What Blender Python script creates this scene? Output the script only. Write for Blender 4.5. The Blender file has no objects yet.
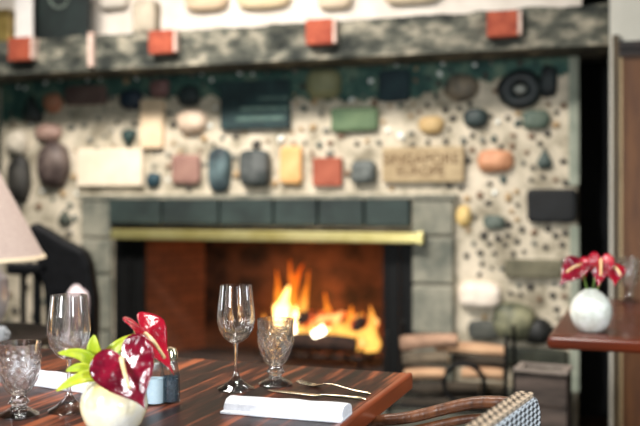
import bpy, bmesh, math, random
from mathutils import Vector, Matrix, noise

C = bpy.context.scene.collection
S = bpy.context.scene
R = math.radians

# ---------------------------------------------------------------- camera, light, exposure
H = 1.126                       # eye height of a seated guest
F = 889.0                       # focal length in pixels of the 640 px wide frame
HOR = 200.0                     # row of the horizon
cam_data = bpy.data.cameras.new('camera')
cam = bpy.data.objects.new('camera', cam_data); C.objects.link(cam)
cam.location = (0, 0, H); cam.rotation_euler = (R(90), 0, 0)
cam_data.sensor_width = 36.0; cam_data.lens = 36.0 * F / 640.0
cam_data.shift_y = -(213.0 - HOR) / 640.0
cam_data.clip_start = 0.05
cam_data.dof.use_dof = True; cam_data.dof.focus_distance = 1.66; cam_data.dof.aperture_fstop = 2.3
S.camera = cam

w = bpy.data.worlds.new('world'); S.world = w; w.use_nodes = True
bg = w.node_tree.nodes['Background']
bg.inputs[0].default_value = (0.36, 0.82, 0.80, 1); bg.inputs[1].default_value = 0.08

def area(name, loc, target, sx, sy, power, col, spread=180):
    d = bpy.data.lights.new(name, 'AREA'); d.shape = 'RECTANGLE'; d.size = sx; d.size_y = sy
    d.energy = power; d.color = col; d.spread = R(spread)
    o = bpy.data.objects.new(name, d); C.objects.link(o); o.location = loc
    o.rotation_euler = (Vector(target) - Vector(loc)).to_track_quat('-Z', 'Y').to_euler()
    return o
area('ceiling_panel_light', (-1.2, 2.85, 3.3), (-0.35, 4.15, 0.35), 1.8, 0.35, 72, (1.0, 0.95, 0.88), 110)
area('table_fill_light', (0.1, 1.5, 2.7), (0.05, 1.75, 0.75), 0.5, 0.4, 9, (1.0, 0.95, 0.88), 105)  # added fill from above for the tables, no lamp hangs there
area('window_light_left', (-1.7, -0.4, 1.6), (-0.3, 1.45, 0.80), 0.36, 1.2, 15, (0.95, 0.98, 1.0), 80)
area('window_light_far_left', (-2.5, 2.2, 1.5), (0, 1.9, 0.9), 0.4, 1.4, 5, (0.92, 0.97, 1.0), 110)
area('window_light_far_right', (1.9, 1.7, 1.6), (0, 1.8, 0.9), 0.3, 1.2, 4, (0.92, 0.97, 1.0), 110)
area('window_light_behind', (1.5, -0.8, 1.7), (0.2, 1.7, 0.85), 0.26, 1.2, 12, (0.90, 0.96, 1.0), 100)
area('window_light_rear', (0.7, -1.4, 1.7), (0.2, 1.7, 0.85), 0.14, 1.2, 3.5, (0.90, 0.96, 1.0))

S.view_settings.view_transform = 'Standard'; S.view_settings.look = 'None'
S.view_settings.gamma = 1.0; S.view_settings.use_curve_mapping = False
S.view_settings.exposure = 0.35

# ---------------------------------------------------------------- helpers
def lin(c):
    return tuple(((v / 255) / 12.92 if v / 255 <= .04045 else ((v / 255 + .055) / 1.055) ** 2.4) for v in c) + (1.0,)

def mat(name, c1, c2=None, scale=20.0, rough=.7, bump=0.0, metal=0.0, coat=0.0, stretch=(1, 1, 1), detail=4.0,
        lo=.35, hi=.65, c3=None, spec=.5, bump_scale=None):
    m = bpy.data.materials.new(name); m.use_nodes = True
    nt = m.node_tree; b = nt.nodes['Principled BSDF']
    b.inputs['Roughness'].default_value = rough; b.inputs['Metallic'].default_value = metal
    b.inputs['Coat Weight'].default_value = coat; b.inputs['Coat Roughness'].default_value = .08
    b.inputs['Specular IOR Level'].default_value = spec
    b.inputs['Base Color'].default_value = lin(c1)
    if c2 is None and bump == 0: return m
    tc = nt.nodes.new('ShaderNodeTexCoord'); mp = nt.nodes.new('ShaderNodeMapping')
    mp.inputs['Scale'].default_value = stretch
    nt.links.new(tc.outputs['Object'], mp.inputs[0])
    n = nt.nodes.new('ShaderNodeTexNoise'); n.inputs['Scale'].default_value = scale
    n.inputs['Detail'].default_value = detail; n.inputs['Roughness'].default_value = .6
    nt.links.new(mp.outputs[0], n.inputs['Vector'])
    if c2 is not None:
        r = nt.nodes.new('ShaderNodeValToRGB')
        r.color_ramp.elements[0].position = lo; r.color_ramp.elements[0].color = lin(c1)
        r.color_ramp.elements[1].position = hi; r.color_ramp.elements[1].color = lin(c2)
        if c3 is not None:
            e = r.color_ramp.elements.new((lo + hi) / 2); e.color = lin(c3)
        nt.links.new(n.outputs['Fac'], r.inputs[0]); nt.links.new(r.outputs[0], b.inputs['Base Color'])
    if bump:
        src = n
        if bump_scale:
            src = nt.nodes.new('ShaderNodeTexNoise'); src.inputs['Scale'].default_value = bump_scale
            nt.links.new(mp.outputs[0], src.inputs['Vector'])
        bp = nt.nodes.new('ShaderNodeBump'); bp.inputs['Strength'].default_value = bump
        bp.inputs['Distance'].default_value = .02
        nt.links.new(src.outputs['Fac'], bp.inputs['Height']); nt.links.new(bp.outputs[0], b.inputs['Normal'])
    return m

def glass_mat(name, col=(1, 1, 1, 1), ior=1.5, bump=0.0, refr=.25):
    m = bpy.data.materials.new(name); m.use_nodes = True
    nt = m.node_tree; nt.nodes.clear(); N = nt.nodes.new; Lk = nt.links.new
    out = N('ShaderNodeOutputMaterial'); g = N('ShaderNodeBsdfGlass'); t = N('ShaderNodeBsdfTransparent')
    gl = N('ShaderNodeBsdfGlossy'); fr = N('ShaderNodeFresnel'); m1 = N('ShaderNodeMixShader'); m2 = N('ShaderNodeMixShader')
    geo = N('ShaderNodeNewGeometry'); inv = N('ShaderNodeMath'); inv.operation = 'SUBTRACT'; inv.inputs[0].default_value = 1.0
    mu = N('ShaderNodeMath'); mu.operation = 'MULTIPLY'
    g.inputs['Color'].default_value = col; g.inputs['IOR'].default_value = ior; g.inputs['Roughness'].default_value = 0
    t.inputs['Color'].default_value = col; gl.inputs['Roughness'].default_value = .03; fr.inputs['IOR'].default_value = 1.75
    m1.inputs[0].default_value = 1 - refr
    Lk(g.outputs[0], m1.inputs[1]); Lk(t.outputs[0], m1.inputs[2])
    Lk(geo.outputs['Backfacing'], inv.inputs[1]); Lk(fr.outputs[0], mu.inputs[0]); Lk(inv.outputs[0], mu.inputs[1])
    Lk(mu.outputs[0], m2.inputs[0]); Lk(m1.outputs[0], m2.inputs[1]); Lk(gl.outputs[0], m2.inputs[2])
    Lk(m2.outputs[0], out.inputs[0])
    if bump:
        tc = N('ShaderNodeTexCoord'); v = N('ShaderNodeTexVoronoi'); v.inputs['Scale'].default_value = 100
        bp = N('ShaderNodeBump'); bp.inputs['Strength'].default_value = bump; bp.inputs['Distance'].default_value = .004
        Lk(tc.outputs['Object'], v.inputs['Vector']); Lk(v.outputs['Distance'], bp.inputs['Height'])
        for n in (g, gl, fr): Lk(bp.outputs[0], n.inputs['Normal'])
    return m

def obj(name, bm, m, parent=None, smooth=True, loc=(0, 0, 0), rotz=0.0, mods=()):
    me = bpy.data.meshes.new(name)
    bmesh.ops.recalc_face_normals(bm, faces=bm.faces[:])
    bm.to_mesh(me); bm.free()
    if smooth:
        for p in me.polygons: p.use_smooth = True
        try: me.set_sharp_from_angle(angle=R(40))
        except Exception: pass
    for x in (m if isinstance(m, (list, tuple)) else [m]): me.materials.append(x)
    o = bpy.data.objects.new(name, me); C.objects.link(o)
    o.location = loc; o.rotation_euler = (0, 0, rotz)
    if parent is not None: o.parent = parent
    for kind, kw in mods:
        md = o.modifiers.new(kind.lower(), kind)
        for k, v in kw.items(): setattr(md, k, v)
    return o

def tag(o, label, cat, group=None):
    o['label'] = label; o['category'] = cat
    if group: o['group'] = group
    return o

def thing(name, label, cat, loc=(0, 0, 0), rotz=0.0, group=None):
    o = bpy.data.objects.new(name, None); C.objects.link(o); o.empty_display_size = .05
    o.location = loc; o.rotation_euler = (0, 0, rotz)
    return tag(o, label, cat, group)

def struct(name, bm, m, **kw):
    o = obj(name, bm, m, **kw); o['kind'] = 'structure'; return o

def copy_tree(o, parent=None):
    c = o.copy(); C.objects.link(c); c.parent = parent
    for ch in list(o.children): copy_tree(ch, c)
    return c

def BM(): return bmesh.new()

def box(bm, x0, x1, y0, y1, z0, z1, M=None):
    vs = [bm.verts.new(Vector((x, y, z)) if M is None else M @ Vector((x, y, z)))
          for x in (x0, x1) for y in (y0, y1) for z in (z0, z1)]
    for f in ((0, 1, 3, 2), (4, 6, 7, 5), (0, 4, 5, 1), (2, 3, 7, 6), (0, 2, 6, 4), (1, 5, 7, 3)):
        bm.faces.new([vs[i] for i in f])
    return vs

def lathe(bm, prof, seg=32, mod=None, M=None):
    """closed or open profile of (r, z); r == 0 makes a pole."""
    rings = []
    for k, (r, z) in enumerate(prof):
        if r < 1e-6:
            p = Vector((0, 0, z)); rings.append([bm.verts.new(M @ p if M else p)])
        else:
            ring = []
            for i in range(seg):
                a = 2 * math.pi * i / seg
                rr = r * (mod(a, z, k) if mod else 1.0)
                p = Vector((rr * math.cos(a), rr * math.sin(a), z))
                ring.append(bm.verts.new(M @ p if M else p))
            rings.append(ring)
    for a, b in zip(rings, rings[1:]):
        if len(a) == 1 and len(b) == 1: continue
        for i in range(seg):
            j = (i + 1) % seg
            if len(a) == 1: bm.faces.new((a[0], b[i], b[j]))
            elif len(b) == 1: bm.faces.new((a[i], a[j], b[0]))
            else: bm.faces.new((a[i], a[j], b[j], b[i]))

def tube(bm, pts, rad, seg=10, flat=1.0):
    pts = [Vector(p) for p in pts]; n = len(pts)
    if not isinstance(rad, (list, tuple)): rad = [rad] * n
    rings = []
    up = Vector((0, 0, 1))
    for i, p in enumerate(pts):
        t = (pts[min(i + 1, n - 1)] - pts[max(i - 1, 0)]).normalized()
        ref = up if abs(t.dot(up)) < .95 else Vector((1, 0, 0))
        s = t.cross(ref).normalized(); q = s.cross(t).normalized()
        rings.append([bm.verts.new(p + (s * math.cos(2 * math.pi * k / seg) + q * flat * math.sin(2 * math.pi * k / seg)) * rad[i])
                      for k in range(seg)])
    for a, b in zip(rings, rings[1:]):
        for k in range(seg):
            j = (k + 1) % seg; bm.faces.new((a[k], a[j], b[j], b[k]))
    bm.faces.new(rings[0][::-1]); bm.faces.new(rings[-1])

def smooth_path(pts, n=8):
    P = [Vector(p) for p in pts]; out = []
    for i in range(len(P) - 1):
        p0 = P[max(i - 1, 0)]; p1 = P[i]; p2 = P[i + 1]; p3 = P[min(i + 2, len(P) - 1)]
        for k in range(n):
            t = k / n
            out.append(.5 * ((2 * p1) + (p2 - p0) * t + (2 * p0 - 5 * p1 + 4 * p2 - p3) * t * t + (3 * p1 - p0 - 3 * p2 + p3) * t ** 3))
    out.append(P[-1]); return out

def rock(bm, sx, sy, sz, seed=0, boxy=2.0, rough=.10, sub=3, M=None):
    """superellipsoid stone of half sizes sx, sy, sz; boxy 2 = round, 8 = squared block."""
    g = bmesh.new(); bmesh.ops.create_icosphere(g, subdivisions=sub, radius=1.0)
    idx = {}
    for v in g.verts:
        d = v.co.normalized()
        k = (abs(d.x) ** boxy + abs(d.y) ** boxy + abs(d.z) ** boxy) ** (-1 / boxy)
        q = d * k
        f = 1 + rough * noise.noise(d * 1.7 + Vector((seed * 3.1, seed * 1.7, seed * .9)))
        p = Vector((q.x * sx * f, q.y * sy * f, q.z * sz * f))
        idx[v] = bm.verts.new(M @ p if M else p)
    for f in g.faces: bm.faces.new([idx[v] for v in f.verts])
    g.free()

# ---- frame of the fireplace wall: turned 17.46 degrees, 4.6 m away on the camera axis
TH = R(-17.46); D0 = 4.6
cs, sn = math.cos(TH), math.sin(TH)
def onwall(px, py, wv):
    """local (x, z) on a plane wv metres in front of the wall face, seen at pixel px, py."""
    dx = (px - 320) / F
    t = (wv - D0 * cs) / (dx * sn - cs)
    return t * dx * cs + (t - D0) * sn, H - t * (py - HOR) / F
def wu(px, wv=0.0): return onwall(px, 200, wv)[0]
def wz(px, py, wv=0.0): return onwall(px, py, wv)[1]
def toworld(u, wv, z): return Vector((u * cs + wv * sn, D0 + u * sn - wv * cs, z))
def depth_at(z, py): return F * (H - z) / (py - HOR)
def spot(px, py, z):                               # point of a level surface at height z
    d = depth_at(z, py); return Vector(((px - 320) / F * d, d, z))

# ---------------------------------------------------------------- materials
concrete = mat('pebbled_mortar', (138, 128, 108), (220, 206, 184), 7, .9, .45, c3=(194, 182, 160), bump_scale=60)
mantel_m = mat('rough_mantel_stone', (34, 38, 34), (158, 150, 132), 8, .9, .9, lo=.38, hi=.68, c3=(86, 86, 76), detail=7, stretch=(1, 1, 1.7))
brick_m = mat('orange_brick', (132, 52, 34), (166, 80, 54), 30, .85, .2)
brick_edge = mat('pale_brick_edge', (214, 190, 176), (190, 160, 146), 30, .9)
slate_m = mat('dark_lintel_slate', (22, 33, 32), (42, 56, 53), 6, .7, .25)
block_m = mat('grey_surround_block', (96, 98, 88), (146, 142, 126), 8, .85, .3)
brass_m = mat('brass', (190, 174, 104), (220, 208, 148), 5, .32, 0, metal=.75)
soot_m = mat('sooted_firebrick', (22, 16, 13), (52, 36, 28), 5, .95, .3)
firebrick_m = mat('firebrick', (120, 62, 38), (150, 84, 52), 6, .9, .3)
iron_m = mat('black_iron', (8, 8, 8), (15, 15, 15), 30, .6, spec=.2)
back_m = mat('smoky_back_brick', (34, 22, 16), (104, 64, 40), 6, .95, .3, detail=6)
hearth_m = mat('hearth_stone', (58, 60, 52), (92, 90, 80), 7, .85, .3)
white_wall_m = mat('cream_plaster', (214, 202, 190), (236, 226, 215), 5, .9, .2)
grey_wall_m = mat('grey_plaster', (196, 192, 180), (210, 206, 194), 4, .9)
recess_m = mat('near_black_recess', (8, 8, 9), (16, 15, 14), 6, .7, stretch=(6, 6, 1))  # near-black walls of the recess, faint upright streaks
panel_m = mat('brown_oak_panel', (84, 50, 26), (110, 70, 36), 5, .55, .1, stretch=(8, 8, 1))
trim_pale = mat('pale_trim_wood', (176, 150, 110), (196, 170, 130), 6, .6, stretch=(9, 9, 1))
trim_dark = mat('dark_trim_wood', (60, 48, 32), (84, 68, 46), 6, .6, stretch=(9, 9, 1))
floor_m = mat('dark_floorboards', (48, 32, 22), (80, 54, 36), 3, .45, stretch=(1, 12, 1))
ceiling_m = mat('ceiling_plaster', (196, 186, 172), (206, 198, 184), 4, .9)
glass = glass_mat('clear_glass', ior=1.5, refr=.6)
cut_glass = glass_mat('faceted_crystal', ior=1.5, refr=.7)
napkin_m = mat('white_linen', (208, 208, 215), (222, 222, 228), 160, .95, .25)
chrome_m = mat('polished_steel', (226, 206, 176), (240, 222, 196), 12, .16, 0, metal=1.0)

def wood_stripes(name):
    m = bpy.data.materials.new(name); m.use_nodes = True
    nt = m.node_tree; b = nt.nodes['Principled BSDF']
    tc = nt.nodes.new('ShaderNodeTexCoord'); mp = nt.nodes.new('ShaderNodeMapping')
    mp.inputs['Scale'].default_value = (1, .06, 1)
    nt.links.new(tc.outputs['Object'], mp.inputs[0])
    n1 = nt.nodes.new('ShaderNodeTexNoise'); n1.inputs['Scale'].default_value = 30; n1.inputs['Detail'].default_value = 3
    n2 = nt.nodes.new('ShaderNodeTexNoise'); n2.inputs['Scale'].default_value = 150; n2.inputs['Detail'].default_value = 2
    for n in (n1, n2): nt.links.new(mp.outputs[0], n.inputs['Vector'])
    mx = nt.nodes.new('ShaderNodeMix'); mx.data_type = 'FLOAT'; mx.inputs[0].default_value = .25
    nt.links.new(n1.outputs['Fac'], mx.inputs[2]); nt.links.new(n2.outputs['Fac'], mx.inputs[3])
    r = nt.nodes.new('ShaderNodeValToRGB'); e = r.color_ramp.elements
    e[0].position = .43; e[0].color = lin((22, 10, 8)); e[1].position = .62; e[1].color = lin((150, 80, 48))
    k = e.new(.51); k.color = lin((58, 26, 17))
    nt.links.new(mx.outputs[0], r.inputs[0]); nt.links.new(r.outputs[0], b.inputs['Base Color'])
    b.inputs['Roughness'].default_value = .34; b.inputs['Coat Weight'].default_value = 0; b.inputs['Specular IOR Level'].default_value = .16
    b.inputs['Coat Roughness'].default_value = .15
    return m
table_m = wood_stripes('striped_hardwood')
edge_m = mat('hardwood_edge', (150, 70, 36), (104, 46, 24), 14, .3, stretch=(1, .15, 1), coat=.3)
cherry_m = mat('dark_cherry_wood', (58, 22, 12), (100, 42, 22), 12, .22, stretch=(.1, 1, 1), spec=.35)
darkwood_m = mat('dark_wood', (26, 16, 12), (44, 28, 20), 12, .5)

# ================================================================ THE SETTING
bm = BM(); box(bm, -6, 6, -4, 8, -.1, 0); struct('floor', bm, floor_m)
bm = BM(); box(bm, -6, 6, 1.2, 8, 3.4, 3.5); struct('ceiling', bm, ceiling_m)
ORG = (0, D0, 0)
uL, uR = wu(2), wu(577)
Z_TOP = 2.05
bm = BM(); box(bm, uL - .3, uR + .02, .02, .25, 1.9, 3.4); struct('wall_back', bm, white_wall_m, loc=ORG, rotz=TH)
bm = BM(); box(bm, uL - 3.0, uL - .28, .45, .55, 0, 3.4); struct('wall_left', bm, white_wall_m, loc=ORG, rotz=TH)
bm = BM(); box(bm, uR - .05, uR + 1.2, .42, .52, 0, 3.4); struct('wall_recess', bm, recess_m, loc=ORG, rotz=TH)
WR = .42
u0 = wu(610, WR); u1 = wu(612.5, WR); u2 = wu(619, WR); u3 = wu(622, WR)
zc = wz(630, 50, WR)
bm = BM(); box(bm, u0, u0 + 2.2, -WR, -WR + .14, 0, 3.4); struct('wall_right', bm, grey_wall_m, loc=ORG, rotz=TH)
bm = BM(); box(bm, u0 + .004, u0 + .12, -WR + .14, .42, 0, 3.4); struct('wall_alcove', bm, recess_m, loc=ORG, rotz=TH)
zt = wz(616, 36, WR)
bm = BM(); box(bm, u1, u2, -WR - .03, -WR, 0, zt); struct('trim_1', bm, trim_dark, loc=ORG, rotz=TH)
bm = BM(); box(bm, u2, u3, -WR - .025, -WR, 0, zc); struct('trim_2', bm, trim_pale, loc=ORG, rotz=TH)
bm = BM(); box(bm, u3, u0 + 2.2, -WR - .018, -WR, 0, zc)
for k in range(12):
    a = u3 + .17 * k; box(bm, a, a + .012, -WR - .022, -WR - .018, 0, zc)
struct('trim_3', bm, panel_m, loc=ORG, rotz=TH)
bm = BM(); box(bm, u2, u0 + 2.2, -WR - .05, -WR, zc, zc + .03); box(bm, u2, u0 + 2.2, -WR - .035, -WR, zc - .03, zc)
struct('trim_4', bm, darkwood_m, loc=ORG, rotz=TH)

# ================================================================ THE FIREPLACE
fp = thing('fireplace', 'large stone fireplace with pebbled mortar face, inset stones, mantel and brass bar', 'fireplace', ORG, TH)
ZH = .22                                            # hearth height
oL, oR = wu(115), wu(418); oT = wz(268, 240)
MB_ = wz(520, 49, .30)                              # underside of the mantel
MT_ = wz(520, 9, .30)
bm = BM()
box(bm, uL, oL, 0, .95, 0, MB_ + .02); box(bm, oR, uR, 0, .95, 0, MB_ + .02)
box(bm, oL, oR, 0, .95, oT + .06, MB_ + .02); box(bm, oL, oR, 0, .95, 0, ZH - .01)
obj('chimney_breast', bm, concrete, fp, smooth=False)
# pale border strip at the right end of the pebbled face
bm = BM(); box(bm, wu(569), uR + .01, -.018, .02, wz(573, 185), MB_); box(bm, wu(570), uR + .01, -.018, .02, ZH, wz(573, 226))
obj('edge_strip', bm, mat('green_grey_cement', (128, 136, 122), (160, 164, 148), 9, .9, .2), fp, smooth=False)

# mantel, roughly dressed front with brick headers let into it
def rough_slab(bm, x0, x1, y0, y1, z0, z1, nx, nz, amp, seed):
    grid = []
    for i in range(nx + 1):
        col = []
        for k in range(nz + 1):
            x = x0 + (x1 - x0) * i / nx; z = z0 + (z1 - z0) * k / nz
            n = noise.noise(Vector((x * 6 + seed, z * 6, seed))) + .5 * noise.noise(Vector((x * 17, z * 17, seed)))
            edge = 1.0 if 0 < k < nz else .3
            col.append(bm.verts.new((x, y0 - amp * n * edge, z + (amp * .5 * n if k == nz else 0))))
        grid.append(col)
    for i in range(nx):
        for k in range(nz):
            bm.faces.new((grid[i][k], grid[i + 1][k], grid[i + 1][k + 1], grid[i][k + 1]))
    back = [[bm.verts.new((x0 + (x1 - x0) * i / nx, y1, z)) for z in (z0, z1)] for i in range(nx + 1)]
    for i in range(nx):
        bm.faces.new((grid[i][0], back[i][0], back[i + 1][0], grid[i + 1][0]))
        bm.faces.new((grid[i][nz], grid[i + 1][nz], back[i + 1][1], back[i][1]))
        bm.faces.new((back[i][0], back[i][1], back[i + 1][1], back[i + 1][0]))
    for i in (0, nx):
        bm.faces.new(grid[i][:] + [back[i][1], back[i][0]])
MW = .30
bm = BM(); rough_slab(bm, wu(-60, MW), wu(610, MW), -MW, .2, MB_, MT_, 150, 14, .022, 3.0)
mantel = obj('mantel', bm, mantel_m, fp)
for (a, b, c, d) in ((9, 31, 38, 60), (149, 174, 31, 53), (306, 333, 20, 44), (487, 518, 12, 36)):
    x0, z1 = onwall(a, b * 0 + c, MW + .04); x1, z0 = onwall(b, d, MW + .04)
    bm = BM(); box(bm, x0, x1, -MW - .05, -MW + .1, z0, z1)
    br = obj('brick', bm, brick_m, mantel, smooth=False, mods=[('BEVEL', dict(width=.006, segments=2))])
    bm = BM(); box(bm, x1, x1 + .016, -MW - .046, -MW + .1, z0 + .006, z1 - .004)
    obj('mortar_edge', bm, brick_edge, br, smooth=False)
x0 = wu(90, MW); x1 = wu(95, MW)
bm = BM(); box(bm, x0, x1, -MW - .022, -MW + .05, wz(92, 67, MW), wz(92, 33, MW)); obj('mortar_joint', bm, brick_edge, mantel, smooth=False)

# surround: five dark lintel slates, grey blocks beside the opening, thin ledge above
zl1 = wz(265, 199); zl0 = wz(265, 231)
xs = [112, 165, 222, 276, 320, 366, 412]
for k in range(6):
    bm = BM(); box(bm, wu(xs[k]) + .004, wu(xs[k + 1]) - .004, -.045, .1, zl0 + .03, zl1)
    obj('lintel_slate', bm, slate_m, fp, smooth=False, mods=[('BEVEL', dict(width=.010, segments=2))])
bm = BM(); box(bm, wu(82), wu(458), -.05, .05, zl1, zl1 + .022); obj('ledge', bm, block_m, fp, smooth=False)
for (pxa, pxb, rows) in ((413, 455, (199, 236, 284, 334, 385)), (84, 114, (199, 238, 274, 330, 385))):
    for a, b in zip(rows, rows[1:]):
        m_ = (pxa + pxb) / 2
        bm = BM(); box(bm, wu(pxa) + .003, wu(pxb) - .003, -.04, .06, max(wz(m_, b), .225) + .005, wz(m_, a) - .004)
        obj('surround_block', bm, block_m, fp, smooth=False, mods=[('BEVEL', dict(width=.012, segments=2))])

# brass bar across the top of the opening
bm = BM()
zb1, zb0 = wz(265, 231, .1), wz(265, 241.5, .1)
box(bm, wu(110, .1), wu(422, .1), -.10, -.05, zb0, zb1)
bar = obj('brass_bar', bm, brass_m, fp, smooth=False, mods=[('BEVEL', dict(width=.008, segments=3))])
bm = BM(); box(bm, wu(417.5, .1), wu(422.6, .1), -.104, -.048, zb0 - .002, zb1 + .002)
obj('end_cap', bm, brass_m, bar, smooth=False, mods=[('BEVEL', dict(width=.004, segments=2))])

# firebox: splayed brick cheeks, sooted back, floor and smoke shelf
bL, bR = wu(205, -.62), wu(392, -.62); zt = oT + .05
def quad_prism(name, pts, th, m, parent):
    bm = BM(); n = len(pts)
    a = [bm.verts.new(p) for p in pts]; b = [bm.verts.new(Vector(p) + Vector(th)) for p in pts]
    bm.faces.new(a); bm.faces.new(b[::-1])
    for i in range(n): bm.faces.new((a[i], b[i], b[(i + 1) % n], a[(i + 1) % n]))
    return obj(name, bm, m, parent, smooth=False)
cheek_m = bpy.data.materials.new('firebrick_courses'); cheek_m.use_nodes = True
nt = cheek_m.node_tree; b_ = nt.nodes['Principled BSDF']; b_.inputs['Roughness'].default_value = .9
tc = nt.nodes.new('ShaderNodeTexCoord'); sx_ = nt.nodes.new('ShaderNodeSeparateXYZ'); cx_ = nt.nodes.new('ShaderNodeCombineXYZ')
nt.links.new(tc.outputs['Object'], sx_.inputs[0]); nt.links.new(sx_.outputs['Y'], cx_.inputs[0]); nt.links.new(sx_.outputs['Z'], cx_.inputs[1])
bt = nt.nodes.new('ShaderNodeTexBrick'); bt.inputs['Scale'].default_value = 4.0
bt.inputs['Color1'].default_value = lin((116, 70, 48)); bt.inputs['Color2'].default_value = lin((96, 58, 40)); bt.inputs['Mortar'].default_value = lin((58, 42, 33))
bt.inputs['Mortar Size'].default_value = .012
nt.links.new(cx_.outputs[0], bt.inputs['Vector']); nt.links.new(bt.outputs['Color'], b_.inputs['Base Color'])
quad_prism('firebox_cheek', [(oL, .02, ZH), (bL, .62, ZH), (bL, .62, zt), (oL, .02, zt)], (-.04, .03, 0), cheek_m, fp)
quad_prism('firebox_cheek', [(oR, .02, ZH), (oR, .02, zt), (bR, .62, zt), (bR, .62, ZH)], (.04, .03, 0), soot_m, fp)
quad_prism('firebox_back', [(bL - .03, .62, ZH), (bR + .03, .62, ZH), (bR + .03, .62, zt), (bL - .03, .62, zt)], (0, .05, 0), back_m, fp)
bm = BM(); box(bm, oL - .02, oR + .02, .0, .66, ZH - .02, ZH + .001); obj('firebox_floor', bm, soot_m, fp, smooth=False)
bm = BM(); box(bm, oL - .02, oR + .02, .0, .66, zt, zt + .04); obj('smoke_shelf', bm, soot_m, fp, smooth=False)
# folded black doors at both sides
for (pa, pb) in ((115, 131), (131, 146), (383, 400), (400, 418)):
    x0, x1 = wu(pa), wu(pb)
    bm = BM()
    k = 0
    box(bm, x0 + .004, x0 + .02, -.012, .012, ZH, oT + .02); box(bm, x1 - .02, x1 - .004, -.012, .012, ZH, oT + .02)
    for z in (ZH, oT): box(bm, x0 + .02, x1 - .02, -.012, .012, z, z + .02)
    box(bm, x0 + .02, x1 - .02, -.003, .003, ZH + .02, oT)
    obj('folding_door', bm, iron_m, fp, smooth=False)
# hearth
bm = BM(); box(bm, wu(97), wu(574), -.645, 0, 0, ZH); obj('hearth', bm, hearth_m, fp, smooth=False, mods=[('BEVEL', dict(width=.015, segments=2))])

# dark green mortar band under the mantel
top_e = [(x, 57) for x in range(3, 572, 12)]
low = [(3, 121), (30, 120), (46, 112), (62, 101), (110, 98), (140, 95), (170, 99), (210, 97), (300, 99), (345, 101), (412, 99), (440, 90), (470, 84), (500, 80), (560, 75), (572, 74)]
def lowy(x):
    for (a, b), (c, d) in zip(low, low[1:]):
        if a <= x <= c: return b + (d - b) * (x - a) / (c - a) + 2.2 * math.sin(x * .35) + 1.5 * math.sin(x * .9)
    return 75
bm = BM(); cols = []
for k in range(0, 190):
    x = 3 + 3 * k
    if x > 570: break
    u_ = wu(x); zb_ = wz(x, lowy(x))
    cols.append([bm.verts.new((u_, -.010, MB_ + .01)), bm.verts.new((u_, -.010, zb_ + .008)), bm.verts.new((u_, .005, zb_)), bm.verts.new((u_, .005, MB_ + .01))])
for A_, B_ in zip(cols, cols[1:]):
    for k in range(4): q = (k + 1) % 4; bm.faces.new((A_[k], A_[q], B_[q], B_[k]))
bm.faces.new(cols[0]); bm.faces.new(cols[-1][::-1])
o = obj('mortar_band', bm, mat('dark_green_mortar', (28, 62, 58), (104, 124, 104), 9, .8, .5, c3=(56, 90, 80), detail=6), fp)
o['label'] = 'dark green mortar band under the mantel'

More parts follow.
